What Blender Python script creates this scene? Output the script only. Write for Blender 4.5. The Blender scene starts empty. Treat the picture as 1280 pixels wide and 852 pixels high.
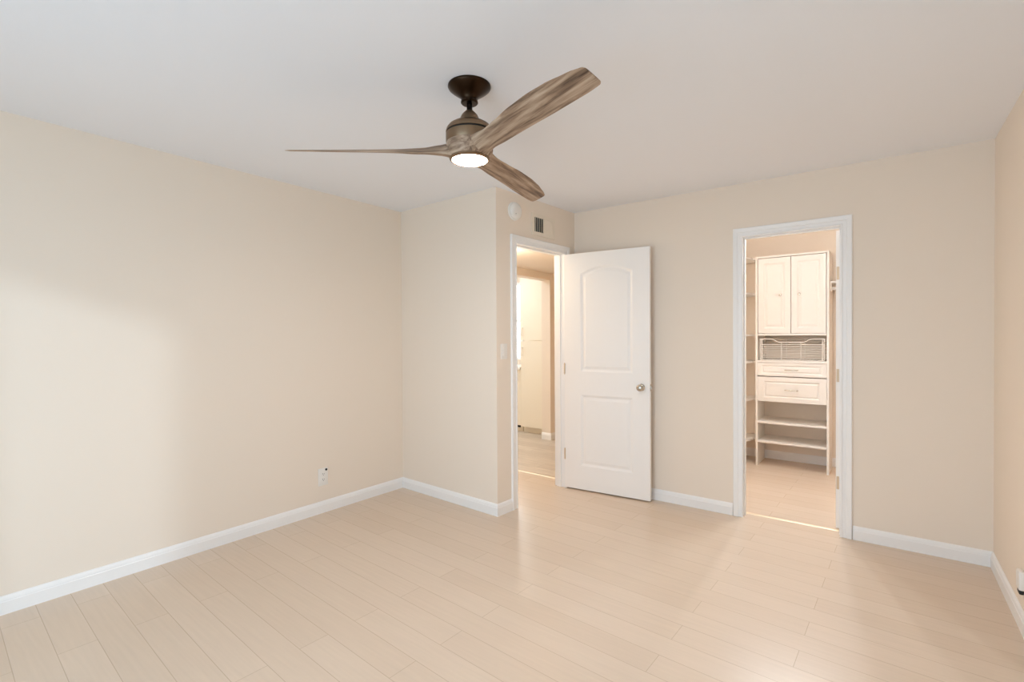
import bpy, bmesh, math, random
from mathutils import Vector, Matrix

random.seed(4)
S = bpy.context.scene
COL = S.collection
PI = math.pi

# ------------------------------------------------------------------ camera
CAM_H, YAW, PITCH, ROLL, FPX = 1.3342, 0.65029, -0.00951, -0.00553, 609.15
fw = Vector((-math.sin(YAW), math.cos(YAW), 0)); rt = Vector((math.cos(YAW), math.sin(YAW), 0)); zz = Vector((0, 0, 1))
forward = fw * math.cos(PITCH) + zz * math.sin(PITCH)
up0 = -fw * math.sin(PITCH) + zz * math.cos(PITCH)
right = rt * math.cos(ROLL) + up0 * math.sin(ROLL)
upv = -rt * math.sin(ROLL) + up0 * math.cos(ROLL)
cd = bpy.data.cameras.new('camera'); cam = bpy.data.objects.new('camera', cd); COL.objects.link(cam)
cd.sensor_width = 36; cd.lens = FPX / 1280 * 36; cd.clip_start = 0.02; cd.clip_end = 200
M = Matrix((right, upv, -forward)).transposed().to_4x4(); M.translation = (0, 0, CAM_H)
cam.matrix_world = M
S.camera = cam

# ------------------------------------------------------------------ world, daylight, exposure
S.view_settings.view_transform = 'Standard'; S.view_settings.look = 'None'
S.view_settings.exposure = 0.0; S.view_settings.gamma = 1.0; S.view_settings.use_curve_mapping = False
W_ = bpy.data.worlds.new('world'); S.world = W_; W_.use_nodes = True
W_.node_tree.nodes['Background'].inputs[0].default_value = (0.60, 0.84, 1.0, 1)
W_.node_tree.nodes['Background'].inputs[1].default_value = 0.7
S.cycles.max_bounces = 14; S.cycles.diffuse_bounces = 10; S.cycles.glossy_bounces = 5
S.cycles.transparent_max_bounces = 12; S.cycles.sample_clamp_indirect = 6.0
S.cycles.use_denoising = True

WIN_POWER, SUN_POWER, FAN_EMIT, CLOSET_EMIT, ENTRY_POWER, KITCHEN_POWER = 61.0, 0.75, 248.0, 2250.0, 12.5, 31.0
FILL_GLOBE_EMIT = 13.5

def area(name, loc, target, sx, sy, power, color):
    l = bpy.data.lights.new(name, 'AREA'); l.shape = 'RECTANGLE'; l.size = sx; l.size_y = sy
    l.energy = power; l.color = color
    o = bpy.data.objects.new(name, l); COL.objects.link(o); o.location = loc
    o.rotation_euler = (Vector(target) - Vector(loc)).to_track_quat('-Z', 'Y').to_euler()
    return o
# daylight in the sliding glass door behind the camera
area('window_daylight', (-1.05, -1.46, 1.15), (-1.05, 2.0, 1.15), 2.4, 2.2, WIN_POWER, (0.57, 0.80, 1.0))
sl = bpy.data.lights.new('soft_sun', 'SUN'); sl.energy = SUN_POWER; sl.angle = math.radians(3.0); sl.color = (0.70, 0.86, 1.0)
so = bpy.data.objects.new('soft_sun', sl); COL.objects.link(so)
so.rotation_euler = Vector((-3.6, 2.546, -0.853)).to_track_quat('-Z', 'Y').to_euler(); so.location = (4, -4, 4)
# lights of the hall and the kitchen beyond (fixtures out of the photo's sight)
pl = bpy.data.lights.new('hall_light', 'POINT'); pl.energy = ENTRY_POWER; pl.shadow_soft_size = 0.08; pl.color = (1.0, 0.90, 0.72)
po = bpy.data.objects.new('hall_light', pl); COL.objects.link(po); po.location = (-2.85, 3.45, 1.97)
area('kitchen_light', (-4.6, 4.5, 2.40), (-4.6, 4.5, 0), 1.2, 1.2, KITCHEN_POWER, (0.78, 0.92, 1.0))

# ------------------------------------------------------------------ materials
def lin(c):
    return tuple(((x / 255 / 12.92) if x / 255 <= 0.04045 else ((x / 255 + 0.055) / 1.055) ** 2.4) for x in c) + (1,)
def mat(name, rgb, rough=0.5, metal=0.0, bump=None, spec=0.5, var=None):
    m = bpy.data.materials.new(name); m.use_nodes = True; nt = m.node_tree; b = nt.nodes['Principled BSDF']
    b.inputs['Base Color'].default_value = lin(rgb); b.inputs['Roughness'].default_value = rough
    b.inputs['Metallic'].default_value = metal; b.inputs['Specular IOR Level'].default_value = spec
    tc = nt.nodes.new('ShaderNodeTexCoord')
    n = nt.nodes.new('ShaderNodeTexNoise'); nt.links.new(tc.outputs['Object'], n.inputs['Vector'])
    n.inputs['Scale'].default_value = bump[0] if bump else 40; n.inputs['Detail'].default_value = 3
    bp_ = nt.nodes.new('ShaderNodeBump'); bp_.inputs['Strength'].default_value = bump[1] if bump else 0.02
    bp_.inputs['Distance'].default_value = 0.002
    nt.links.new(n.outputs['Fac'], bp_.inputs['Height']); nt.links.new(bp_.outputs['Normal'], b.inputs['Normal'])
    if var:
        n2 = nt.nodes.new('ShaderNodeTexNoise'); n2.inputs['Scale'].default_value = var[0]
        nt.links.new(tc.outputs['Object'], n2.inputs['Vector'])
        r = nt.nodes.new('ShaderNodeValToRGB'); c = lin(rgb)
        r.color_ramp.elements[0].color = tuple(x * (1 - var[1]) for x in c[:3]) + (1,)
        r.color_ramp.elements[1].color = tuple(min(1, x * (1 + var[1])) for x in c[:3]) + (1,)
        nt.links.new(n2.outputs['Fac'], r.inputs[0]); nt.links.new(r.outputs[0], b.inputs['Base Color'])
    return m
def emit(name, rgb, strength):
    m = bpy.data.materials.new(name); m.use_nodes = True; nt = m.node_tree; nt.nodes.clear()
    e = nt.nodes.new('ShaderNodeEmission'); o = nt.nodes.new('ShaderNodeOutputMaterial')
    e.inputs[0].default_value = tuple(rgb) + (1,); e.inputs[1].default_value = strength
    nt.links.new(e.outputs[0], o.inputs[0]); return m
def planks(name, c1, c2, groove, width, length, rot, rough, grain=0.10, gw=0.0016):
    m = bpy.data.materials.new(name); m.use_nodes = True; nt = m.node_tree; b = nt.nodes['Principled BSDF']
    tc = nt.nodes.new('ShaderNodeTexCoord'); mp = nt.nodes.new('ShaderNodeMapping'); mp.vector_type = 'POINT'
    mp.inputs['Rotation'].default_value = (0, 0, rot); mp.inputs['Location'].default_value = (0.37, 0.045, 0)
    nt.links.new(tc.outputs['Object'], mp.inputs['Vector'])
    br = nt.nodes.new('ShaderNodeTexBrick'); nt.links.new(mp.outputs[0], br.inputs['Vector'])
    br.offset = 0.37; br.offset_frequency = 2; br.inputs['Scale'].default_value = 1
    br.inputs['Brick Width'].default_value = length; br.inputs['Row Height'].default_value = width
    br.inputs['Mortar Size'].default_value = gw; br.inputs['Mortar Smooth'].default_value = 0.3; br.inputs['Bias'].default_value = 0
    br.inputs['Color1'].default_value = lin(c1); br.inputs['Color2'].default_value = lin(c2); br.inputs['Mortar'].default_value = lin(groove)
    m2 = nt.nodes.new('ShaderNodeMapping'); m2.inputs['Rotation'].default_value = (0, 0, rot); m2.inputs['Scale'].default_value = (2.2, 42, 1)
    nt.links.new(tc.outputs['Object'], m2.inputs['Vector'])
    n = nt.nodes.new('ShaderNodeTexNoise'); n.inputs['Scale'].default_value = 1.6; n.inputs['Detail'].default_value = 6
    nt.links.new(m2.outputs[0], n.inputs['Vector'])
    r = nt.nodes.new('ShaderNodeValToRGB'); r.color_ramp.elements[0].position = 0.3; r.color_ramp.elements[1].position = 0.7
    r.color_ramp.elements[0].color = (1 - grain,) * 3 + (1,); r.color_ramp.elements[1].color = (1, 1, 1, 1)
    nt.links.new(n.outputs['Fac'], r.inputs[0])
    mx = nt.nodes.new('ShaderNodeMix'); mx.data_type = 'RGBA'; mx.blend_type = 'MULTIPLY'; mx.inputs['Factor'].default_value = 1
    nt.links.new(br.outputs['Color'], mx.inputs['A']); nt.links.new(r.outputs[0], mx.inputs['B'])
    nt.links.new(mx.outputs['Result'], b.inputs['Base Color'])
    inv = nt.nodes.new('ShaderNodeMath'); inv.operation = 'SUBTRACT'; inv.inputs[0].default_value = 1
    nt.links.new(br.outputs['Fac'], inv.inputs[1])
    bu = nt.nodes.new('ShaderNodeBump'); bu.inputs['Strength'].default_value = 0.25; bu.inputs['Distance'].default_value = 0.001
    nt.links.new(inv.outputs[0], bu.inputs['Height']); nt.links.new(bu.outputs['Normal'], b.inputs['Normal'])
    b.inputs['Roughness'].default_value = rough; b.inputs['Specular IOR Level'].default_value = 0.5
    return m
def blade_wood():
    m = bpy.data.materials.new('weathered_wood'); m.use_nodes = True; nt = m.node_tree; b = nt.nodes['Principled BSDF']
    tc = nt.nodes.new('ShaderNodeTexCoord'); mp = nt.nodes.new('ShaderNodeMapping'); mp.inputs['Scale'].default_value = (2.6, 40, 40)
    nt.links.new(tc.outputs['Object'], mp.inputs['Vector'])
    n = nt.nodes.new('ShaderNodeTexNoise'); n.inputs['Scale'].default_value = 1.3; n.inputs['Detail'].default_value = 8
    n.inputs['Roughness'].default_value = 0.62; n.inputs['Distortion'].default_value = 0.35
    nt.links.new(mp.outputs[0], n.inputs['Vector'])
    r = nt.nodes.new('ShaderNodeValToRGB'); e = r.color_ramp.elements
    e[0].position = 0.30; e[0].color = lin((74, 54, 40)); e[1].position = 0.70; e[1].color = lin((196, 174, 152))
    k = e.new(0.46); k.color = lin((142, 116, 94))
    k = e.new(0.56); k.color = lin((172, 147, 124))
    nt.links.new(n.outputs['Fac'], r.inputs[0]); nt.links.new(r.outputs[0], b.inputs['Base Color'])
    b.inputs['Roughness'].default_value = 0.55
    return m
def glass():
    m = bpy.data.materials.new('window_glass'); m.use_nodes = True; nt = m.node_tree; nt.nodes.clear()
    t = nt.nodes.new('ShaderNodeBsdfTransparent'); g = nt.nodes.new('ShaderNodeBsdfGlossy'); g.inputs['Roughness'].default_value = 0.02
    x = nt.nodes.new('ShaderNodeMixShader'); x.inputs[0].default_value = 0.06; o = nt.nodes.new('ShaderNodeOutputMaterial')
    nt.links.new(t.outputs[0], x.inputs[1]); nt.links.new(g.outputs[0], x.inputs[2]); nt.links.new(x.outputs[0], o.inputs[0]); return m

MT = dict(
    wall=mat('beige_wall_paint', (236, 224, 210), 0.75, bump=(170, 0.10), spec=0.3),
    ceil=mat('white_ceiling_paint', (237, 239, 244), 0.85, bump=(140, 0.10), spec=0.2),
    trim=mat('white_gloss_paint', (241, 240, 239), 0.35),
    door=mat('white_door_paint', (244, 241, 238), 0.42, bump=(220, 0.03)),
    mela=mat('white_melamine', (232, 227, 221), 0.4),
    plastic=mat('white_plastic', (236, 233, 228), 0.4),
    vent=mat('cream_vent_enamel', (232, 221, 205), 0.5),
    dark=mat('recess_shade', (30, 27, 24), 0.8),  # near-black colour standing in for shade in groove and duct
    black=mat('black_plastic', (18, 16, 15), 0.5),
    nickel=mat('satin_nickel', (196, 188, 176), 0.18, 1.0),
    brass=mat('aged_brass_plate', (216, 194, 166), 0.4, 0.6),
    bronze=mat('oil_rubbed_bronze', (54, 40, 29), 0.30, 1.0),
    motor=mat('brushed_bronze', (132, 108, 84), 0.38, 0.75),
    rod=mat('dark_rod_metal', (38, 30, 26), 0.4, 1.0),
    strip=mat('pale_threshold_metal', (226, 208, 180), 0.35, 0.3),
    cab=mat('cream_cabinet_paint', (238, 228, 210), 0.4),
    gloss=mat('glossy_white_enamel', (244, 241, 235), 0.12),
    wire=mat('white_coated_wire', (240, 236, 230), 0.35),
    floor=planks('bleached_laminate', (217, 199, 180), (213, 194, 174), (194, 174, 153), 0.133, 1.21, math.radians(2.2), 0.27, 0.05),
    hall=planks('grey_oak_laminate', (222, 208, 190), (208, 192, 174), (172, 156, 138), 0.18, 1.22, 0.0, 0.4, 0.28),
    blade=blade_wood(), glass=glass(),
    lamp=emit('lit_diffuser', (1.0, 0.91, 0.87), FAN_EMIT),
    daypane=emit('daylit_pane', (1.0, 0.98, 0.95), 6.0),
    globe=emit('fill_globe_glow', (0.98, 0.98, 1.0), FILL_GLOBE_EMIT),
    bulb=emit('lit_bulb', (0.93, 0.97, 1.0), CLOSET_EMIT),
)

# ------------------------------------------------------------------ helpers
def obj(name, bm, m, parent=None, smooth=False, mw=None):
    bmesh.ops.recalc_face_normals(bm, faces=bm.faces[:])
    me = bpy.data.meshes.new(name); bm.to_mesh(me); bm.free()
    me.materials.append(m)
    if smooth:
        for p in me.polygons: p.use_smooth = True
        me.set_sharp_from_angle(angle=math.radians(38))
    o = bpy.data.objects.new(name, me); COL.objects.link(o)
    if parent: o.parent = parent
    if mw is not None: o.matrix_local = mw
    return o
def tag(o, label, cat, group=None, kind=None):
    o['label'] = label; o['category'] = cat
    if group: o['group'] = group
    if kind: o['kind'] = kind
    return o
def struct(o, label, cat): return tag(o, label, cat, kind='structure')
def empty(name, mw, label, cat, group=None, kind=None):
    o = bpy.data.objects.new(name, None); COL.objects.link(o); o.matrix_world = mw; o.empty_display_size = 0.1
    return tag(o, label, cat, group, kind)
def NB(): return bmesh.new()
def box(bm, x0, x1, y0, y1, z0, z1, bev=0.0):
    vs = [bm.verts.new(p) for p in ((x0, y0, z0), (x1, y0, z0), (x1, y1, z0), (x0, y1, z0), (x0, y0, z1), (x1, y0, z1), (x1, y1, z1), (x0, y1, z1))]
    fs = [bm.faces.new([vs[i] for i in f]) for f in ((3, 2, 1, 0), (4, 5, 6, 7), (0, 1, 5, 4), (1, 2, 6, 5), (2, 3, 7, 6), (3, 0, 4, 7))]
    if bev:
        es = list({e for f in fs for e in f.edges})
        bmesh.ops.bevel(bm, geom=es, offset=bev, segments=2, affect='EDGES', profile=0.6)
    return bm
def prism(bm, poly, z0, z1):
    a = [bm.verts.new((p[0], p[1], z0)) for p in poly]; b = [bm.verts.new((p[0], p[1], z1)) for p in poly]
    bm.faces.new(a[::-1]); bm.faces.new(b); n = len(poly)
    for i in range(n): bm.faces.new((a[i], a[(i + 1) % n], b[(i + 1) % n], b[i]))
    return bm
def lathe(bm, prof, n=40, mw=Matrix.Identity(4), cap=True):
    rings = []
    for r, z in prof:
        rings.append([bm.verts.new(mw @ Vector((r * math.cos(2 * PI * k / n), r * math.sin(2 * PI * k / n), z))) for k in range(n)])
    for a, b in zip(rings, rings[1:]):
        for k in range(n): bm.faces.new((a[k], a[(k + 1) % n], b[(k + 1) % n], b[k]))
    if cap: bm.faces.new(rings[0][::-1]); bm.faces.new(rings[-1])
    return bm
def tube(bm, pts, r, n=8):
    pts = [Vector(p) for p in pts]; rings = []
    for i, p in enumerate(pts):
        t = (pts[min(i + 1, len(pts) - 1)] - pts[max(i - 1, 0)]).normalized()
        a = t.orthogonal().normalized() if i == 0 else (a - t * a.dot(t)).normalized()
        b = t.cross(a)
        rings.append([bm.verts.new(p + (a * math.cos(2 * PI * k / n) + b * math.sin(2 * PI * k / n)) * r) for k in range(n)])
    for u, v in zip(rings, rings[1:]):
        for k in range(n): bm.faces.new((u[k], u[(k + 1) % n], v[(k + 1) % n], v[k]))
    bm.faces.new(rings[0][::-1]); bm.faces.new(rings[-1])
    return bm
def basis(o, e, n):            # local x = e along, y = n, z up
    m = Matrix((Vector((e[0], e[1], 0)), Vector((n[0], n[1], 0)), zz)).transposed().to_4x4(); m.translation = (o[0], o[1], 0)
    return m

# ------------------------------------------------------------------ room plan
H = 2.44; T = 0.11
A = (-3.399, 2.853); B = (-2.277, 2.805); D = (-2.216, 3.849); E = (0.506, 3.871); F = (0.506, -1.30); G = (-3.399, -1.30)
class Wall:                    # local: x along the wall, y out into the room, z up
    def __init__(s, a, b):
        s.a, s.b = Vector(a), Vector(b); d = s.b - s.a; s.L = d.length; s.e = d.normalized(); s.n = Vector((s.e.y, -s.e.x))
        s.m = basis(s.a, s.e, s.n)
    def p(s, u, n, z=0): return s.m @ Vector((u, n, z))
WL = Wall(G, A); WA = Wall(A, B); WD = Wall(B, D); WB = Wall(D, E); WR = Wall(E, F); WF = Wall(F, G)
LOOP = [WL, WA, WD, WB, WR, WF]
def offset_corner(w0, w1, t):  # intersection of the two walls' outer lines
    p0 = w0.a - w0.n * t; p1 = w1.a - w1.n * t; d0, d1 = w0.e, w1.e
    k = d0.x * d1.y - d0.y * d1.x; q = p1 - p0
    return p0 + d0 * ((q.x * d1.y - q.y * d1.x) / k)
def wall(name, w, label, openings=()):
    i = LOOP.index(w); q0 = offset_corner(LOOP[i - 1], w, T); q1 = offset_corner(w, LOOP[(i + 1) % 6], T)
    bm = NB(); cuts = [0.0] + [v for o in openings for v in o[:2]] + [w.L]
    def fp(s): 
        if s == 0.0: return w.a, q0
        if s == w.L: return w.b, q1
        return w.a + w.e * s, w.a + w.e * s - w.n * T
    for k in range(0, len(cuts), 2):
        (a, qa), (b, qb) = fp(cuts[k]), fp(cuts[k + 1]); prism(bm, [a, b, qb, qa], 0, H)
    for s0, s1, z0, z1 in openings:
        (a, qa), (b, qb) = fp(s0), fp(s1); prism(bm, [a, b, qb, qa], z1, H)
        if z0 > 0: prism(bm, [a, b, qb, qa], 0, z0)
    return struct(obj(name, bm, MT['wall']), label, 'wall')

ED0, ED1, EDZ = 0.222, 0.888, 2.055     # bedroom doorway along WD
CD0, CD1, CDZ = 1.400, 1.997, 2.050     # closet doorway along WB
SL0, SL1 = 0.306, 2.80                   # sliding glass door along WF (behind the camera)
wall('wall_left', WL, 'long plain beige wall on the left catching pale daylight')
wall('wall_alcove', WA, 'short pale wall end facing the room beside the hall doorway')
wall('wall_entry', WD, 'narrow beige wall around the hall doorway with vent above', [(ED0 - .018, ED1 + .018, 0, EDZ + .018)])
wall('wall_back', WB, 'beige wall at the back holding the closet doorway', [(CD0 - .018, CD1 + .018, 0, CDZ + .018)])
wall('wall_right', WR, 'beige wall at the right edge with the low plug')
wall('wall_rear', WF, 'beige wall behind the viewer with a sliding glass door', [(SL0, SL1, 0, 2.30)])

bm = NB(); prism(bm, [(-3.52, -1.45), (0.75, -1.45), (0.75, 3.98), (0.75, 6.02), (-1.75, 6.02), (-1.75, 3.92), (-3.52, 3.89)], -0.06, 0.0)
struct(obj('floor', bm, MT['floor']), 'pale bleached wood plank floor of the bedroom and closet', 'floor')
bm = NB(); prism(bm, [(-6.2, 3.89), (-1.76, 3.92), (-1.76, 6.12), (-6.2, 6.12)], -0.06, -0.001); prism(bm, [(-6.2, 2.6), (-3.53, 2.6), (-3.53, 3.889), (-6.2, 3.889)], -0.06, -0.001)
struct(obj('floor_hall', bm, MT['hall']), 'greyish wood plank floor of the hall beyond the open door', 'floor')
bm = NB(); box(bm, -6.2, 0.8, -1.5, 6.15, H, H + 0.08)
struct(obj('ceiling', bm, MT['ceil']), 'smooth flat white ceiling above the fan', 'ceiling')

# closet shell
CLX0, CLX1, CLY = -1.60, 0.62, 5.88
bm = NB(); box(bm, CLX0 - .1, CLX1 + .1, CLY, CLY + .1, 0, H); struct(obj('wall_closet_back', bm, MT['wall']), 'beige wall at the far end of the closet behind the shelving tower', 'wall')
bm = NB(); box(bm, CLX0 - .1, CLX0, 3.97, CLY, 0, H); struct(obj('wall_closet_left', bm, MT['wall']), 'beige closet wall left of the corner shelves', 'wall')
bm = NB(); box(bm, CLX1, CLX1 + .1, 3.985, CLY, 0, H); struct(obj('wall_closet_right', bm, MT['wall']), 'beige closet wall right of the shelving tower', 'wall')
# hall shell
HX = -3.39
bm = NB(); box(bm, HX - .13, HX, 2.975, 3.95, 0, H); box(bm, HX - .13, HX, 5.265, 6.0, 0, H); box(bm, HX - .13, HX, 3.95, 5.265, 2.05, H)
struct(obj('wall_hall', bm, MT['wall']), 'cream hall wall with a wide opening to the pantry, seen through the doorway', 'wall')
bm = NB(); box(bm, -6.2, -1.75, 6.0, 6.1, 0, H); struct(obj('wall_hall_end', bm, MT['wall']), 'cream wall closing the hall behind the pantry', 'wall')
bm = NB(); box(bm, -2.33, -2.25, 3.98, 6.0, 0, H); struct(obj('wall_hall_right', bm, MT['wall']), 'cream hall wall right of the doorway', 'wall')
bm = NB(); box(bm, -6.2, -6.1, 2.6, 6.0, 0, H); box(bm, -6.1, HX - .13, 2.6, 2.7, 0, H); struct(obj('wall_hall_left', bm, MT['wall']), 'cream wall at the left end beyond the hall', 'wall')
bm = NB(); box(bm, HX, -2.40, 2.99, 3.83, 2.135, 2.20); box(bm, HX, -2.33, 3.83, 6.0, 2.135, 2.20)
struct(obj('ceiling_hall', bm, MT['wall']), 'lowered cream ceiling of the hall through the doorway', 'ceiling')

# ------------------------------------------------------------------ baseboards, casings, jambs
BBP = [(0, 0), (0.014, 0), (0.014, 0.060), (0.0115, 0.064), (0.0115, 0.068), (0.009, 0.077), (0.004, 0.0865), (0, 0.0885)]
def baseboard(name, w, s0, s1, k0, k1, label):
    """k: +1 the end runs past the corner with depth (convex), -1 it draws back (concave), 0 square"""
    bm = NB(); ra = [bm.verts.new((s0 - k0 * n, n, z)) for n, z in BBP]; rb = [bm.verts.new((s1 + k1 * n, n, z)) for n, z in BBP]
    N = len(BBP)
    for i in range(N): bm.faces.new((ra[i], ra[(i + 1) % N], rb[(i + 1) % N], rb[i]))
    bm.faces.new(ra[::-1]); bm.faces.new(rb)
    o = obj(name, bm, MT['trim']); o.matrix_world = w.m
    return struct(o, label, 'baseboard')
CW = 0.066
baseboard('baseboard_left', WL, 0.002, WL.L, -1, -1, 'white baseboard along the long left wall')
baseboard('baseboard_alcove', WA, 0, WA.L, -1, 1, 'white baseboard under the short pale alcove wall')
baseboard('baseboard_entry', WD, 0, ED0 - CW + .006, 1, 0, 'short white baseboard between alcove corner and doorway casing')
baseboard('baseboard_back', WB, 0, CD0 - CW, -1, 0, 'white baseboard behind the open door, left of the closet')
baseboard('baseboard_corner', WB, CD1 + CW, WB.L, 0, -1, 'white baseboard between closet casing and right corner')
baseboard('baseboard_right', WR, 0, WR.L - .002, -1, -1, 'white baseboard along the right wall')
class Raw(Wall): pass
WCB = Raw((CLX0, CLY), (CLX1, CLY)); baseboard('baseboard_closet', WCB, 0, WCB.L, 0, 0, 'white baseboard on the closet back wall under the shelves')
WH1 = Raw((HX - .13, 5.265), (HX, 5.265)); baseboard('baseboard_hall', WH1, 0, WH1.L, 0, 1, 'white baseboard on the end of the hall wall beside the pantry')
WH2 = Raw((HX, 5.265), (HX, 6.0)); baseboard('baseboard_passage', WH2, 0, WH2.L, 1, 0, 'white baseboard on the hall wall turning away from the pantry')

def casing(name, w, s0, s1, zt, label, side=1, cw=CW):
    prof = [(0, 0), (0, 0.010), (0.006, 0.013), (0.012, 0.013), (0.015, 0.0095), (0.034, 0.0105), (0.037, 0.0145), (0.050, 0.0165), (cw - .004, 0.018), (cw, 0.015), (cw, 0)]
    bm = NB(); off = 0 if side > 0 else -T
    rows = []
    for d, n in prof:
        y = off + side * n; d -= 0.004
        rows.append([bm.verts.new(p) for p in ((s0 - d, y, 0), (s0 - d, y, zt + d), (s1 + d, y, zt + d), (s1 + d, y, 0))])
    for a, b in zip(rows, rows[1:]):
        for k in range(3): bm.faces.new((a[k], a[k + 1], b[k + 1], b[k]))
    for k in (0, 3): bm.faces.new([r[k] for r in rows])
    o = obj(name, bm, MT['trim']); o.matrix_world = w.m
    return struct(o, label, 'door casing')
casing('trim_1', WD, ED0, ED1, EDZ, 'white moulded casing around the hall doorway')
casing('trim_2', WB, CD0, CD1, CDZ, 'white moulded casing around the closet doorway')
def jamb(name, w, s0, s1, zt, stop_n, label):
    bm = NB(); t = .018
    box(bm, s0 - t, s0, -T, 0, 0, zt + t); box(bm, s1, s1 + t, -T, 0, 0, zt + t); box(bm, s0, s1, -T, 0, zt, zt + t)
    a, b = stop_n; k = .010
    box(bm, s0, s0 + k, a, b, 0, zt); box(bm, s1 - k, s1, a, b, 0, zt); box(bm, s0 + k, s1 - k, a, b, zt - k, zt)
    o = obj(name, bm, MT['trim']); o.matrix_world = w.m
    return struct(o, label, 'door frame')
jamb('trim_3', WD, ED0, ED1, EDZ, (-.085, -.042), 'white door frame lining inside the hall doorway')
jamb('trim_4', WB, CD0, CD1, CDZ, (-.068, -.030), 'white door frame lining inside the closet doorway')
def strip(name, x0, y0, x1, y1, label):
    w = Raw((x0, y0), (x1, y1)); bm = NB(); wd = .016
    pts = [(-wd, 0), (-wd * .5, .005), (wd * .5, .005), (wd, 0)]
    ra = [bm.verts.new((0, a, z)) for a, z in pts]; rb = [bm.verts.new((w.L, a, z)) for a, z in pts]
    for i in range(4): bm.faces.new((ra[i], ra[(i + 1) % 4], rb[(i + 1) % 4], rb[i]))
    bm.faces.new(ra[::-1]); bm.faces.new(rb)
    o = obj(name, bm, MT['strip']); o.matrix_world = w.m; return struct(o, label, 'threshold')
p0 = WB.p(CD0, -T + .004); p1 = WB.p(CD1, -T + .004)
strip('trim_5', p0.x, p0.y, p1.x, p1.y, 'pale threshold strip on the floor of the closet doorway')
strip('trim_6', HX, 3.905, -2.40, 3.875, 'pale threshold strip where the bedroom floor meets the hall floor')

# ------------------------------------------------------------------ sliding glass door behind the viewer
o = empty('window_1', WF.m, 'sliding glass door behind the viewer', 'window', kind='structure')
bm = NB(); fr = .05
box(bm, SL0, SL0 + fr, -T, .01, 0, 2.30); box(bm, SL1 - fr, SL1, -T, .01, 0, 2.30); box(bm, SL0 + fr, SL1 - fr, -T, .01, 2.25, 2.30); box(bm, SL0 + fr, SL1 - fr, -T, .0, 0, .04)
obj('window_frame', bm, MT['trim'], o)
mid = (SL0 + SL1) / 2
for a, b, y in ((SL0 + fr, mid + .02, -.075), (mid - .02, SL1 - fr, -.045)):
    bm = NB(); t = .03
    box(bm, a, a + t, y - .012, y + .012, .04, 2.25); box(bm, b - t, b, y - .012, y + .012, .04, 2.25); box(bm, a + t, b - t, y - .012, y + .012, 2.22, 2.25); box(bm, a + t, b - t, y - .012, y + .012, .04, .08)
    sash = obj('sash', bm, MT['trim'], o)
    bm = NB(); box(bm, a + t, b - t, y - .003, y + .003, .08, 2.22); obj('pane', bm, MT['glass'], sash)

# ------------------------------------------------------------------ doors
def offset_loop(pts, d):       # inset of a CCW loop of (x, z)
    out = []; n = len(pts)
    for i in range(n):
        a, b, c = Vector(pts[i - 1]), Vector(pts[i]), Vector(pts[(i + 1) % n])
        e0 = (b - a).normalized(); e1 = (c - b).normalized(); n0 = Vector((-e0.y, e0.x)); n1 = Vector((-e1.y, e1.x))
        m = (n0 + n1); m = m / max(m.dot(n0), 1e-6) if m.length > 1e-6 else n0
        out.append(tuple(b + m * d))
    return out
def moulded_face(bm, W, Z0, Z1, y, sgn, panels, steps, x0=0.0):
    """a flat face W wide with moulded panels sunk into it; sgn: direction of the outward normal"""
    edges = []
    def loop(pts, yy): return [bm.verts.new((p[0], yy, p[1])) for p in pts]
    outer = loop([(x0, Z0), (x0 + W, Z0), (x0 + W, Z1), (x0, Z1)], y)
    edges += [bm.edges.new((outer[i], outer[(i + 1) % 4])) for i in range(4)]
    for pts in panels:
        prev = loop(pts, y); n = len(prev); edges += [bm.edges.new((prev[i], prev[(i + 1) % n])) for i in range(n)]
        for d, dep in steps:
            cur = loop(offset_loop(pts, d), y - sgn * dep)
            for i in range(n): bm.faces.new((prev[i], prev[(i + 1) % n], cur[(i + 1) % n], cur[i]))
            prev = cur
        bm.faces.new(prev)
    bmesh.ops.triangle_fill(bm, use_beauty=True, use_dissolve=False, edges=edges, normal=(0, sgn, 0))
    return outer
def panel_slab(bm, W, Z0, Z1, y0, y1, panels, steps, x0=0.0, back=True):
    f = moulded_face(bm, W, Z0, Z1, y1, 1, panels, steps, x0)
    b = moulded_face(bm, W, Z0, Z1, y0, -1, panels if back else [], steps, x0)
    for i in range(4): bm.faces.new((f[i], f[(i + 1) % 4], b[(i + 1) % 4], b[i]))
    return bm
def rect(a, b, c, d): return [(a, c), (b, c), (b, d), (a, d)]
def arch(a, b, c, d, rise, n=18):
    pts = [(a, c), (b, c)]
    for i in range(n + 1):
        t = i / n; x = b + (a - b) * t
        pts.append((x, d + rise * (1 - (2 * t - 1) ** 2) ))
    return pts
DSTEP = [(0.010, 0.0045), (0.018, 0.0085), (0.026, 0.0085), (0.046, 0.0025)]
def knob(parent, x, z, y, sgn, kids=True):
    m = Matrix.Translation((x, y, z)) @ Matrix.Rotation(-sgn * PI / 2, 4, 'X')
    bm = NB(); lathe(bm, [(.0, .0), (.029, .0), (.029, .004), (.024, .008), (.012, .010), (.010, .022), (.013, .030), (.022, .036), (.027, .044), (.027, .051), (.022, .058), (.012, .062), (0.001, .0625)], 32, m)
    return obj('door_knob', bm, MT['nickel'], parent, True)
def hinge(parent, x, z, y, ax='X', w=.03):
    bm = NB()
    tube(bm, [(x, y, z - .044), (x, y, z + .044)], .006, 10)
    tube(bm, [(x, y, z + .044), (x, y, z + .050)], .004, 8); tube(bm, [(x, y, z - .050), (x, y, z - .044)], .004, 8)
    return obj('hinge', bm, MT['brass'], parent, True)

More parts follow.
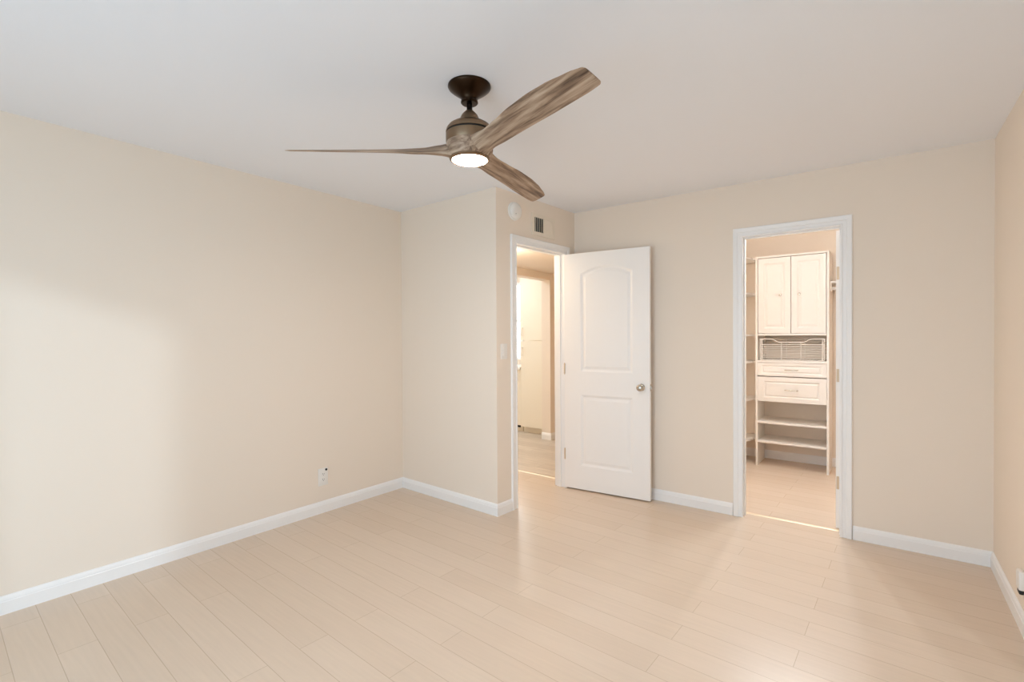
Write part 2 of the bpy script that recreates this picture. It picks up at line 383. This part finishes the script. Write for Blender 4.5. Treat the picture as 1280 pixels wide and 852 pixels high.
# bedroom door, standing open almost against the back wall; local x from the hinge to the free edge, y towards the room
hg = WD.p(ED1 - .010, .004).xy; tip = Vector((-1.475, 3.750)); DWID = (tip - hg).length
d1e = (tip - hg).normalized(); d1n = Vector((d1e.y, -d1e.x))
bm = NB(); px0, px1 = .152, DWID - .140
panel_slab(bm, DWID, .012, 2.045, -.035, 0, [rect(px0, px1, .215, .828), arch(px0, px1, 1.028, 1.868, .058)], DSTEP)
d1 = obj('door_1', bm, MT['door']); d1.matrix_world = basis(hg, d1e, d1n)
struct(d1, 'white two-panel door with arched upper panel standing open by the hall doorway', 'door')
knob(d1, DWID - .068, .918, 0, 1)['label'] = 'satin nickel knob facing the room'
knob(d1, DWID - .068, .918, -.035, -1)['label'] = 'satin nickel knob on the wall side'
bm = NB(); box(bm, DWID - .001, DWID + .0015, -.030, -.006, .890, .946); box(bm, DWID, DWID + .010, -.023, -.012, .909, .927)
obj('latch_plate', bm, MT['nickel'], d1)
for z in (1.050, .305): hinge(d1, .002, z, .005)

# closet door, swung back into the closet so that only its hinged edge shows
pin = WB.p(CD1 - .001, -T - .004); CDW = .60
ang = math.radians(12); e2 = Vector((math.sin(ang), math.cos(ang))); n2 = Vector((e2.y, -e2.x))
bm = NB(); panel_slab(bm, CDW - .01, .012, 2.040, -.035, 0, [rect(.12, CDW - .13, .215, .828), arch(.12, CDW - .13, 1.028, 1.868, .05)], DSTEP, x0=.005)
d2 = obj('door_2', bm, MT['door']); d2.matrix_world = basis(pin, e2, n2)
struct(d2, 'white closet door swung inwards, only its hinged edge showing at the right jamb', 'door')
for z in (1.752, 1.055, .322):
    bm = NB()
    box(bm, .0032, .0052, -.031, -.002, z - .044, z + .044)
    tube(bm, [(-.001, .003, z - .044), (-.001, .003, z + .044)], .0055, 10)
    for q in (-.028, 0, .028): tube(bm, [(.0034, -.016 + (.006 if q else -.006), z + q), (.0026, -.016 + (.006 if q else -.006), z + q)], .0035, 8)
    obj('hinge', bm, MT['brass'], d2)
knob(d2, CDW - .065, .918, -.035, -1); knob(d2, CDW - .065, .918, 0, 1)

# ------------------------------------------------------------------ ceiling fan
FX, FY = -1.4543, 1.6112
fan = empty('ceiling_fan', Matrix.Translation((FX, FY, H)), 'three-blade ceiling fan in weathered wood and dark bronze with a lit round lamp', 'ceiling fan')
def fz(prof): return [(r, z - H) for r, z in prof]
bm = NB(); lathe(bm, fz([(0.0, 2.4395), (.094, 2.4395), (.095, 2.434), (.092, 2.428), (.083, 2.420), (.071, 2.411), (.058, 2.402), (.047, 2.394), (.039, 2.386), (.0355, 2.378), (.0355, 2.372), (.038, 2.370), (.038, 2.365), (.034, 2.361), (.018, 2.360), (0.001, 2.360)]), 48)
obj('canopy', bm, MT['bronze'], fan, True)
bm = NB(); lathe(bm, fz([(.0, 2.362), (.0125, 2.362), (.0125, 2.300), (0, 2.300)]), 20)
obj('downrod', bm, MT['rod'], fan, True)
bm = NB(); lathe(bm, fz([(.0, 2.329), (.018, 2.329), (.022, 2.325), (.029, 2.318), (.036, 2.309), (.041, 2.298), (.046, 2.287), (.050, 2.278), (0, 2.278)]), 36)
obj('rod_cover', bm, MT['motor'], fan, True)
bm = NB(); lathe(bm, fz([(.0, 2.280), (.050, 2.279), (.074, 2.272), (.091, 2.261), (.101, 2.248), (.1045, 2.236), (.1045, 2.2335), (.0985, 2.233), (.0985, 2.226), (.1045, 2.2255), (.1045, 2.192), (.099, 2.180), (0, 2.177)]), 56)
mh = obj('motor_housing', bm, MT['motor'], fan, True)
bm = NB(); lathe(bm, fz([(.0990, 2.2325), (.1008, 2.2325), (.1008, 2.2265), (.0990, 2.2265)]), 56, cap=False)
obj('shadow_groove', bm, MT['dark'], mh, True)
bm = NB(); lathe(bm, fz([(.0, 2.196), (.090, 2.196), (.102, 2.186), (.104, 2.170), (.102, 2.150), (.096, 2.132), (.088, 2.121), (0, 2.120)]), 56)
obj('hub', bm, MT['blade'], fan, True)
def interp(tab, x):
    for (a, va), (b, vb) in zip(tab, tab[1:]):
        if x <= b: 
            t = (x - a) / (b - a); t = t * t * (3 - 2 * t) * .5 + t * .5; return va + (vb - va) * t
    return tab[-1][1]
LEAD = [(.0, -.050), (.07, -.056), (.12, -.050), (.18, -.048), (.28, -.057), (.40, -.069), (.52, -.073), (.62, -.069), (.72, -.056), (.784, -.042)]
TRAIL = [(.0, .050), (.07, .058), (.11, .048), (.16, .042), (.28, .042), (.40, .044), (.55, .046), (.72, .046), (.784, .042)]
THICK = [(.0, .062), (.08, .060), (.13, .042), (.20, .026), (.32, .016), (.45, .012), (.784, .006)]
PIT = [(0, 32), (.10, 32), (.20, 28), (.40, 22.5), (.784, 19.5)]
ZC = [(0, 2.156), (.10, 2.155), (.25, 2.147), (.784, 2.1405)]
def blade():
    bm = NB(); rings = []; NS = 40; K = 9
    R1 = .784
    rs = [.03 + (R1 - .012 - .03) * i / NS for i in range(NS + 1)] + [R1 - .006, R1 - .002, R1]
    for r in rs:
        c0, c1 = interp(LEAD, r), interp(TRAIL, r); th = interp(THICK, r); pi = math.radians(interp(PIT, r)); z0 = interp(ZC, r) - H
        sh = 1.0
        if r > R1 - .012: q = (r - (R1 - .012)) / .012; sh = 1 - .22 * q * q; th *= 1 - .5 * q
        m = (c0 + c1) / 2; c0 = m + (c0 - m) * sh; c1 = m + (c1 - m) * sh
        ring = []
        for side in (1, -1):
            for k in range(K):
                t = k / (K - 1) if side > 0 else 1 - k / (K - 1)
                c = c0 + (c1 - c0) * t; h = side * th * .5 * (.18 + .82 * math.sin(PI * t) ** .6)
                # the anticlockwise edge (+c) is the lower one
                ring.append(bm.verts.new((r, c * math.cos(pi) + h * math.sin(pi), z0 - c * math.sin(pi) + h * math.cos(pi))))
        rings.append(ring)
    n = len(rings[0])
    for a, b in zip(rings, rings[1:]):
        for k in range(n): bm.faces.new((a[k], a[(k + 1) % n], b[(k + 1) % n], b[k]))
    bm.faces.new(rings[0][::-1]); bm.faces.new(rings[-1])
    return bm
for k in range(3):
    obj('blade', blade(), MT['blade'], fan, True, Matrix.Rotation(3.8604 + k * 2 * PI / 3, 4, 'Z'))
bm = NB(); lathe(bm, fz([(.074, 2.124), (.089, 2.124), (.089, 2.116), (.085, 2.112), (.079, 2.1105), (.077, 2.113), (.074, 2.116)]), 56, cap=False)
obj('lamp_ring', bm, MT['motor'], fan, True)
bm = NB(); lathe(bm, fz([(.0, 2.1215), (.0758, 2.1215), (.0758, 2.113), (.070, 2.110), (.05, 2.1075), (.02, 2.1065), (.001, 2.1063)]), 48)
obj('lamp_diffuser', bm, MT['lamp'], fan, True)

# ------------------------------------------------------------------ small things on the walls
def on_wall(name, w, s, z, label, cat):
    m = w.m @ Matrix.Translation((s, 0, z)); return empty(name, m, label, cat)
# outlet on the left wall
ot = on_wall('wall_outlet', WL, 2.075 + 1.30, .272, 'white double outlet plate with a black dot, low on the left wall', 'outlet')
bm = NB(); box(bm, -.040, .040, 0, .006, -.066, .066, .0025); obj('cover_plate', bm, MT['plastic'], ot, True)
for zc in (.021, -.021):
    bm = NB(); pts = [(.0165 * math.copysign(min(1, abs(math.cos(a)) * 1.25), math.cos(a)), zc + .0165 * math.sin(a)) for a in [2 * PI * i / 24 for i in range(24)]]
    f = [bm.verts.new((x, .0055, z)) for x, z in pts]; g = [bm.verts.new((x, .0075, z)) for x, z in pts]
    bm.faces.new(g); [bm.faces.new((f[i], f[(i + 1) % 24], g[(i + 1) % 24], g[i])) for i in range(24)]
    rc = obj('receptacle', bm, MT['plastic'], ot)
    bm = NB(); box(bm, -.0075, -.0050, .0070, .0078, zc - .001, zc + .008); box(bm, .0050, .0075, .0070, .0078, zc - .001, zc + .007); box(bm, -.0022, .0022, .0070, .0078, zc - .010, zc - .0055)
    obj('slots', bm, MT['black'], rc)
bm = NB(); lathe(bm, [(0, .005), (.0085, .005), (.0085, .010), (.006, .012), (.001, .012)], 16, Matrix.Translation((.024, 0, .052)) @ Matrix.Rotation(-PI / 2, 4, 'X'))
obj('sensor_dot', bm, MT['black'], ot)
# light switch on the entry wall
sw = on_wall('light_switch', WD, .078, 1.221, 'white rocker light switch between alcove corner and hall doorway', 'light switch')
bm = NB(); box(bm, -.036, .036, 0, .006, -.058, .058, .0025); obj('cover_plate', bm, MT['plastic'], sw, True)
bm = NB(); box(bm, -.0165, .0165, .004, .009, -.033, .033, .002); obj('rocker', bm, MT['plastic'], sw, True)
# smoke detector
sd = on_wall('smoke_detector', WD, .205, 2.297, 'round white smoke detector high on the wall left of the vent', 'smoke detector')
RX = Matrix.Rotation(-PI / 2, 4, 'X')
bm = NB(); lathe(bm, [(0, 0), (.070, 0), (.070, .010), (.066, .014), (0, .014)], 40, RX); obj('mounting_base', bm, MT['plastic'], sd, True)
bm = NB(); lathe(bm, [(0, .013), (.061, .013), (.063, .017), (.060, .030), (.052, .038), (.030, .042), (.001, .043)], 40, RX); cv = obj('cover', bm, MT['plastic'], sd, True)
bm = NB(); lathe(bm, [(0, .037), (.010, .037), (.009, .043), (.001, .044)], 20, Matrix.Translation((0, 0, -.030)) @ RX); obj('test_button', bm, MT['plastic'], cv, True)
bm = NB(); lathe(bm, [(0, .036), (.003, .036), (.003, .042), (.001, .0425)], 12, Matrix.Translation((-.022, 0, -.028)) @ RX); obj('indicator', bm, MT['black'], cv, True)
# air vent
vt = on_wall('air_vent', WD, .580, 2.243, 'cream wall air vent with vertical louvres above the hall doorway', 'air vent')
bm = NB(); vw, vh = .158, .088
for a, b, c, d in ((-vw, -vw + .034, -vh, vh), (vw - .034, vw, -vh, vh), (-vw + .034, vw - .034, vh - .030, vh), (-vw + .034, vw - .034, -vh, -vh + .030)): box(bm, a, b, 0, .008, c, d)
box(bm, -.004, .004, 0, .007, -vh + .030, vh - .030)
obj('frame', bm, MT['vent'], vt)
bm = NB(); box(bm, -vw + .030, vw - .030, .0004, .0012, -vh + .026, vh - .026); obj('duct_shade_sheet', bm, MT['dark'], vt)  # flat dark sheet standing in for the shade behind the louvres
for k in range(10):
    x = -vw + .034 + (vw - .034) * 2 * (k + .5) / 10; bm = NB(); a = math.radians(-62); L = .0125
    c, s_ = math.cos(a) * L * .5, math.sin(a) * L * .5
    y0 = .008
    if k < 5: prism(bm, [(x - c - .0012, y0 - s_), (x - c + .0012, y0 - s_), (x + c + .0012, y0 + s_), (x + c - .0012, y0 + s_)], -vh + .030, vh - .030)
    else: prism(bm, [(x - .0125, y0 - .0035), (x - .0125, y0 - .005), (x + .0115, y0 - .001), (x + .0115, y0 + .0005)], -vh + .030, vh - .030)
    obj('louvre', bm, MT['vent'], vt)
# plug-in device on the right wall
pg = on_wall('plug_in_device', WR, .752, .215, 'white rounded plug-in device with black underside low on the right wall', 'plug-in device')
bm = NB(); box(bm, -.030, .030, 0, .022, -.030, .055, .010); obj('casing', bm, MT['plastic'], pg, True)
bm = NB(); box(bm, -.022, .022, .001, .019, -.050, -.026, .008); obj('base', bm, MT['black'], pg, True)

# ------------------------------------------------------------------ closet: shelving tower
TX0, TX1, TYF, TYB = -1.037, -.403, 5.484, 5.862
tw = empty('shelving_tower', Matrix.Translation((0, TYF, 0)) , 'tall white closet tower with cupboard doors, basket, two drawers and open shelves', 'closet shelving')
DP = TYB - TYF
for a in (TX0, TX1 - .019):
    bm = NB(); box(bm, a, a + .019, 0, DP, 0, 2.131, .001); obj('side_panel', bm, MT['mela'], tw)
ix0, ix1 = TX0 + .0191, TX1 - .0191
for z0, z1, nm in ((2.112, 2.131, 'top_panel'), (1.328, 1.346, 'shelf'), (1.056, 1.078, 'shelf'), (.437, .456, 'shelf'), (.240, .259, 'shelf')):
    bm = NB(); box(bm, ix0, ix1, .001, DP - .002, z0, z1, .001); obj(nm, bm, MT['mela'], tw)
bm = NB(); box(bm, ix0, ix1, DP - .012, DP - .004, 1.346, 2.112); obj('back_panel', bm, MT['mela'], tw)
xm = -.7195; PST = [(.006, .003), (.012, .006), (.022, .006), (.034, .002)]
for a, b, kx in ((ix0 + .005, xm - .0025, xm - .092), (xm + .0025, ix1 - .005, xm + .072)):
    bm = NB(); w_ = b - a
    panel_slab(bm, w_, 1.350, 2.106, -.018, 0, [rect(.052, w_ - .052, 1.401, 2.056)], PST, back=False)
    dr = obj('door', bm, MT['mela'], tw, mw=Matrix.Translation((a + w_, 0, 0)) @ Matrix.Rotation(PI, 4, 'Z'))
    bm = NB(); lathe(bm, [(0, 0), (.006, 0), (.005, .010), (.012, .015), (.014, .021), (.010, .026), (.001, .027)], 20, Matrix.Translation((a + w_ - kx, 0, 1.731)) @ Matrix.Rotation(-PI / 2, 4, 'X'))
    obj('knob', bm, MT['nickel'], dr, True)
    dr.location.y = 0.0
for z0, z1, hz, ins in ((.921, 1.052, .986, .022), (.663, .912, .786, .042)):
    bm = NB(); w_ = ix1 - ix0 - .004
    panel_slab(bm, w_, z0, z1, -.018, 0, [rect(ins + .012, w_ - ins - .012, z0 + ins, z1 - ins)], [(.006, .003), (.010, .006), (.016, .006), (.024, .002)], back=False)
    dr = obj('drawer', bm, MT['mela'], tw, mw=Matrix.Translation((ix1 - .002, 0, 0)) @ Matrix.Rotation(PI, 4, 'Z'))
    cx = ix1 - .002 - (-.715); bm = NB()
    tube(bm, [(cx - .055, 0, hz), (cx - .055, .018, hz), (cx - .052, .024, hz), (cx - .046, .026, hz), (cx + .046, .026, hz), (cx + .052, .024, hz), (cx + .055, .018, hz), (cx + .055, 0, hz)], .0045, 10)
    obj('handle', bm, MT['nickel'], dr, True)
    bm = NB(); box(bm, ix0 + .012, ix1 - .012, .018, .34, z0 + .012, z1 - .02); obj('drawer_box', bm, MT['mela'], tw)
# wire basket in the open bay
bk = empty('wire_basket', Matrix.Translation(((ix0 + ix1) / 2, TYF + .02, 1.078)), 'white coated wire basket in the closet tower, between cupboard doors and drawers', 'wire basket')
bw, bd, bh = .278, .32, .215
def topz(x): # scooped front rail
    t = min(1, max(0, (abs(x) - .10) / .08)); t = t * t * (3 - 2 * t); return bh - .034 * (1 - t)
bm = NB()
for i in range(10):
    z = .008 + i * .0215
    if z < topz(0) - .006: tube(bm, [(-bw, 0, z), (bw, 0, z)], .0032, 6)
for x in (-.262, -.085, .082, .262): tube(bm, [(x, -.001, .003), (x, -.001, topz(x))], .0034, 6)
tube(bm, [(x / 100 * bw, 0, topz(x / 100 * bw)) for x in range(-100, 101, 5)], .0042, 8)
obj('front_grid', bm, MT['wire'], bk, True)
for nm, sx in (('side_grid', -1), ('side_grid', 1)):
    bm = NB()
    for i in range(10): tube(bm, [(sx * bw, 0, .008 + i * .0215), (sx * bw, bd, .008 + i * .0215)], .0032, 6)
    for y in (.0, .11, .21, bd): tube(bm, [(sx * (bw - .001), y, .003), (sx * (bw - .001), y, bh)], .003, 6)
    tube(bm, [(sx * bw, 0, bh), (sx * bw, bd, bh)], .004, 8); obj(nm, bm, MT['wire'], bk, True)
bm = NB()
for i in range(10): tube(bm, [(-bw, bd, .008 + i * .0215), (bw, bd, .008 + i * .0215)], .0032, 6)
for x in (-.262, -.085, .082, .262): tube(bm, [(x, bd, .003), (x, bd, bh)], .003, 6)
tube(bm, [(-bw, bd, bh), (bw, bd, bh)], .004, 8); obj('back_grid', bm, MT['wire'], bk, True)
bm = NB()
for i in range(20): tube(bm, [(-bw + 2 * bw * i / 19, 0, .0045), (-bw + 2 * bw * i / 19, bd, .0045)], .0032, 6)
obj('bottom_grid', bm, MT['wire'], bk, True)

# corner shelves left of the tower
cs = empty('corner_shelves', Matrix.Translation((TX0, TYB, 0)), 'white rounded corner shelves left of the tall closet tower', 'closet shelving')
cl = CLX0 - TX0 + .002
curve = [(-.001, -.235)] + [(-.055 - .20 * (1 - math.cos(a)) , -.235 - .24 * math.sin(a)) for a in [PI / 2 * i / 12 for i in range(13)]] + [(cl, -.475), (cl, .012), (-.001, .012)]
for z in (2.121, 1.755, 1.322, 1.042, .648, .230):
    bm = NB(); prism(bm, curve, z - .0, z + .019); obj('shelf', bm, MT['mela'], cs)
bm = NB(); box(bm, cl, cl + .019, -.475, .012, 0, 2.121); obj('side_panel', bm, MT['mela'], cs)
# hanging shelf and rod right of the tower
hs = empty('hanging_shelf', Matrix.Translation((TX1, TYB, 0)), 'white shelf with a hanging rod right of the closet tower', 'closet shelf')
bm = NB(); box(bm, .001, CLX1 - TX1 - .001, -.30, .017, 1.826, 1.845, .001); obj('shelf', bm, MT['mela'], hs)
bm = NB(); tube(bm, [(.002, -.27, 1.775), (CLX1 - TX1 - .002, -.27, 1.775)], .0145, 16); obj('hanging_rod', bm, MT['wire'], hs, True)
bm = NB(); box(bm, .001, .014, -.292, -.248, 1.752, 1.826, .003); obj('rod_bracket', bm, MT['mela'], hs)
# light bar on the closet ceiling, out of the photo's sight
lb = empty('closet_light', Matrix.Translation((-.585, 4.88, H)), 'white track light with three small spot heads on the closet ceiling', 'ceiling light')
bm = NB(); box(bm, -.36, .36, -.018, .018, -.02, 0, .003); obj('track', bm, MT['plastic'], lb)
for x in (-.245, 0.0, .215):
    bm = NB(); tube(bm, [(x, 0, -.018), (x, 0, -.05)], .008, 10)
    hm = Matrix.Translation((x, 0, -.06)) @ Matrix.Rotation(math.radians(-55), 4, 'X')
    lathe(bm, [(.001, .030), (.020, .028), (.030, .012), (.031, -.030), (.0285, -.030), (.0275, -.0265), (.001, -.0265)], 28, hm)
    lr = obj('spot_head', bm, MT['plastic'], lb, True)
    bm = NB(); lathe(bm, [(.001, -.0266), (.022, -.0268), (.022, -.0300), (.001, -.0305)], 24, hm)
    obj('lamp', bm, MT['bulb'], lr, True)

gl = empty('fill_globe', Matrix.Translation((-.30, 4.25, H)), 'round white globe added unseen on the closet ceiling as fill light', 'ceiling light')  # unseen globe, added as fill for the upper closet walls
bm = NB(); lathe(bm, [(.001, 0), (.075, 0), (.075, -.018), (.060, -.026), (.001, -.026)], 32); obj('base', bm, MT['plastic'], gl, True)
bm = NB(); lathe(bm, [(.058, -.026), (.080, -.045), (.090, -.075), (.086, -.105), (.068, -.135), (.040, -.155), (.001, -.162)], 32); obj('globe', bm, MT['globe'], gl, True)

# ------------------------------------------------------------------ pantry in the kitchen beyond the hall
PX0, PX1, PY = -3.988, -3.632, 5.44
pc = empty('pantry_cabinet', Matrix.Translation((0, PY, 0)), 'tall cream pantry cabinet with two stacked doors seen through the hall doorway', 'cabinet')
bm = NB(); box(bm, PX0 - .01, PX1 + .11, .16, .54, .085, 2.43); box(bm, PX0, PX1 + .10, .07, .54, 0, .085); box(bm, PX1 + .012, PX1 + .108, 0, .022, 0.085, 2.43); obj('cabinet_body', bm, MT['cab'], pc)
for z0, z1, hz in ((.088, 1.266, 1.13), (1.276, 2.30, 1.40)):
    bm = NB(); box(bm, PX0, PX1, 0, .019, z0, z1, .0015); dr = obj('door', bm, MT['cab'], pc)
    bm = NB(); x = PX0 + .035; tube(bm, [(x, 0, hz - .05), (x, -.022, hz - .045), (x, -.024, hz - .038), (x, -.024, hz + .038), (x, -.022, hz + .045), (x, 0, hz + .05)], .005, 8); obj('handle', bm, MT['mela'], dr, True)
    for z in (z0 + .07, z1 - .07):
        bm = NB(); tube(bm, [(PX1 + .006, .004, z - .022), (PX1 + .006, .004, z + .022)], .0045, 8); obj('hinge', bm, MT['nickel'], dr, True)
un = empty('base_cabinet', Matrix.Translation((0, PY + .02, 0)), 'low cream kitchen cabinet with pale counter, a sliver left of the tall pantry cabinet', 'cabinet')
bm = NB(); box(bm, -5.20, PX0 - .014, .02, .52, .095, .87); obj('cabinet_body', bm, MT['cab'], un)
for a, b in ((-5.19, -4.60), (-4.595, PX0 - .016)):
    bm = NB(); box(bm, a, b, 0, .019, .10, .862, .002); dr = obj('door', bm, MT['cab'], un)
    bm = NB(); x = b - .035; tube(bm, [(x, 0, .72), (x, -.022, .725), (x, -.024, .735), (x, -.024, .80), (x, -.022, .81), (x, 0, .815)], .005, 8); obj('handle', bm, MT['mela'], dr, True)
bm = NB(); box(bm, -5.20, PX0 - .013, -.025, .52, .872, .91, .004); obj('counter', bm, MT['gloss'], un)
bm = NB(); box(bm, -5.20, PX0 - .02, .06, .5, 0, .093); pn = obj('plinth', bm, MT['cab'], un)
bm = NB(); box(bm, -4.20, -4.05, .052, .060, .055, .082); obj('toe_grille', bm, MT['black'], pn)
# bright kitchen window over the counter
w2 = empty('window_2', Matrix.Translation((-4.80, 5.995, 0)), 'bright kitchen window over the counter, a sliver left of the pantry', 'window', kind='structure')
bm = NB()
for a, b, c, d in ((-.46, -.42, .98, 2.15), (.42, .46, .98, 2.15), (-.42, .42, 2.11, 2.15), (-.42, .42, .98, 1.02), (-.42, .42, 1.55, 1.585)): box(bm, a, b, -.035, 0, c, d)
obj('window_frame', bm, MT['trim'], w2)
bm = NB(); box(bm, -.42, .42, -.012, -.004, 1.02, 2.11); obj('pane', bm, MT['daypane'], w2)
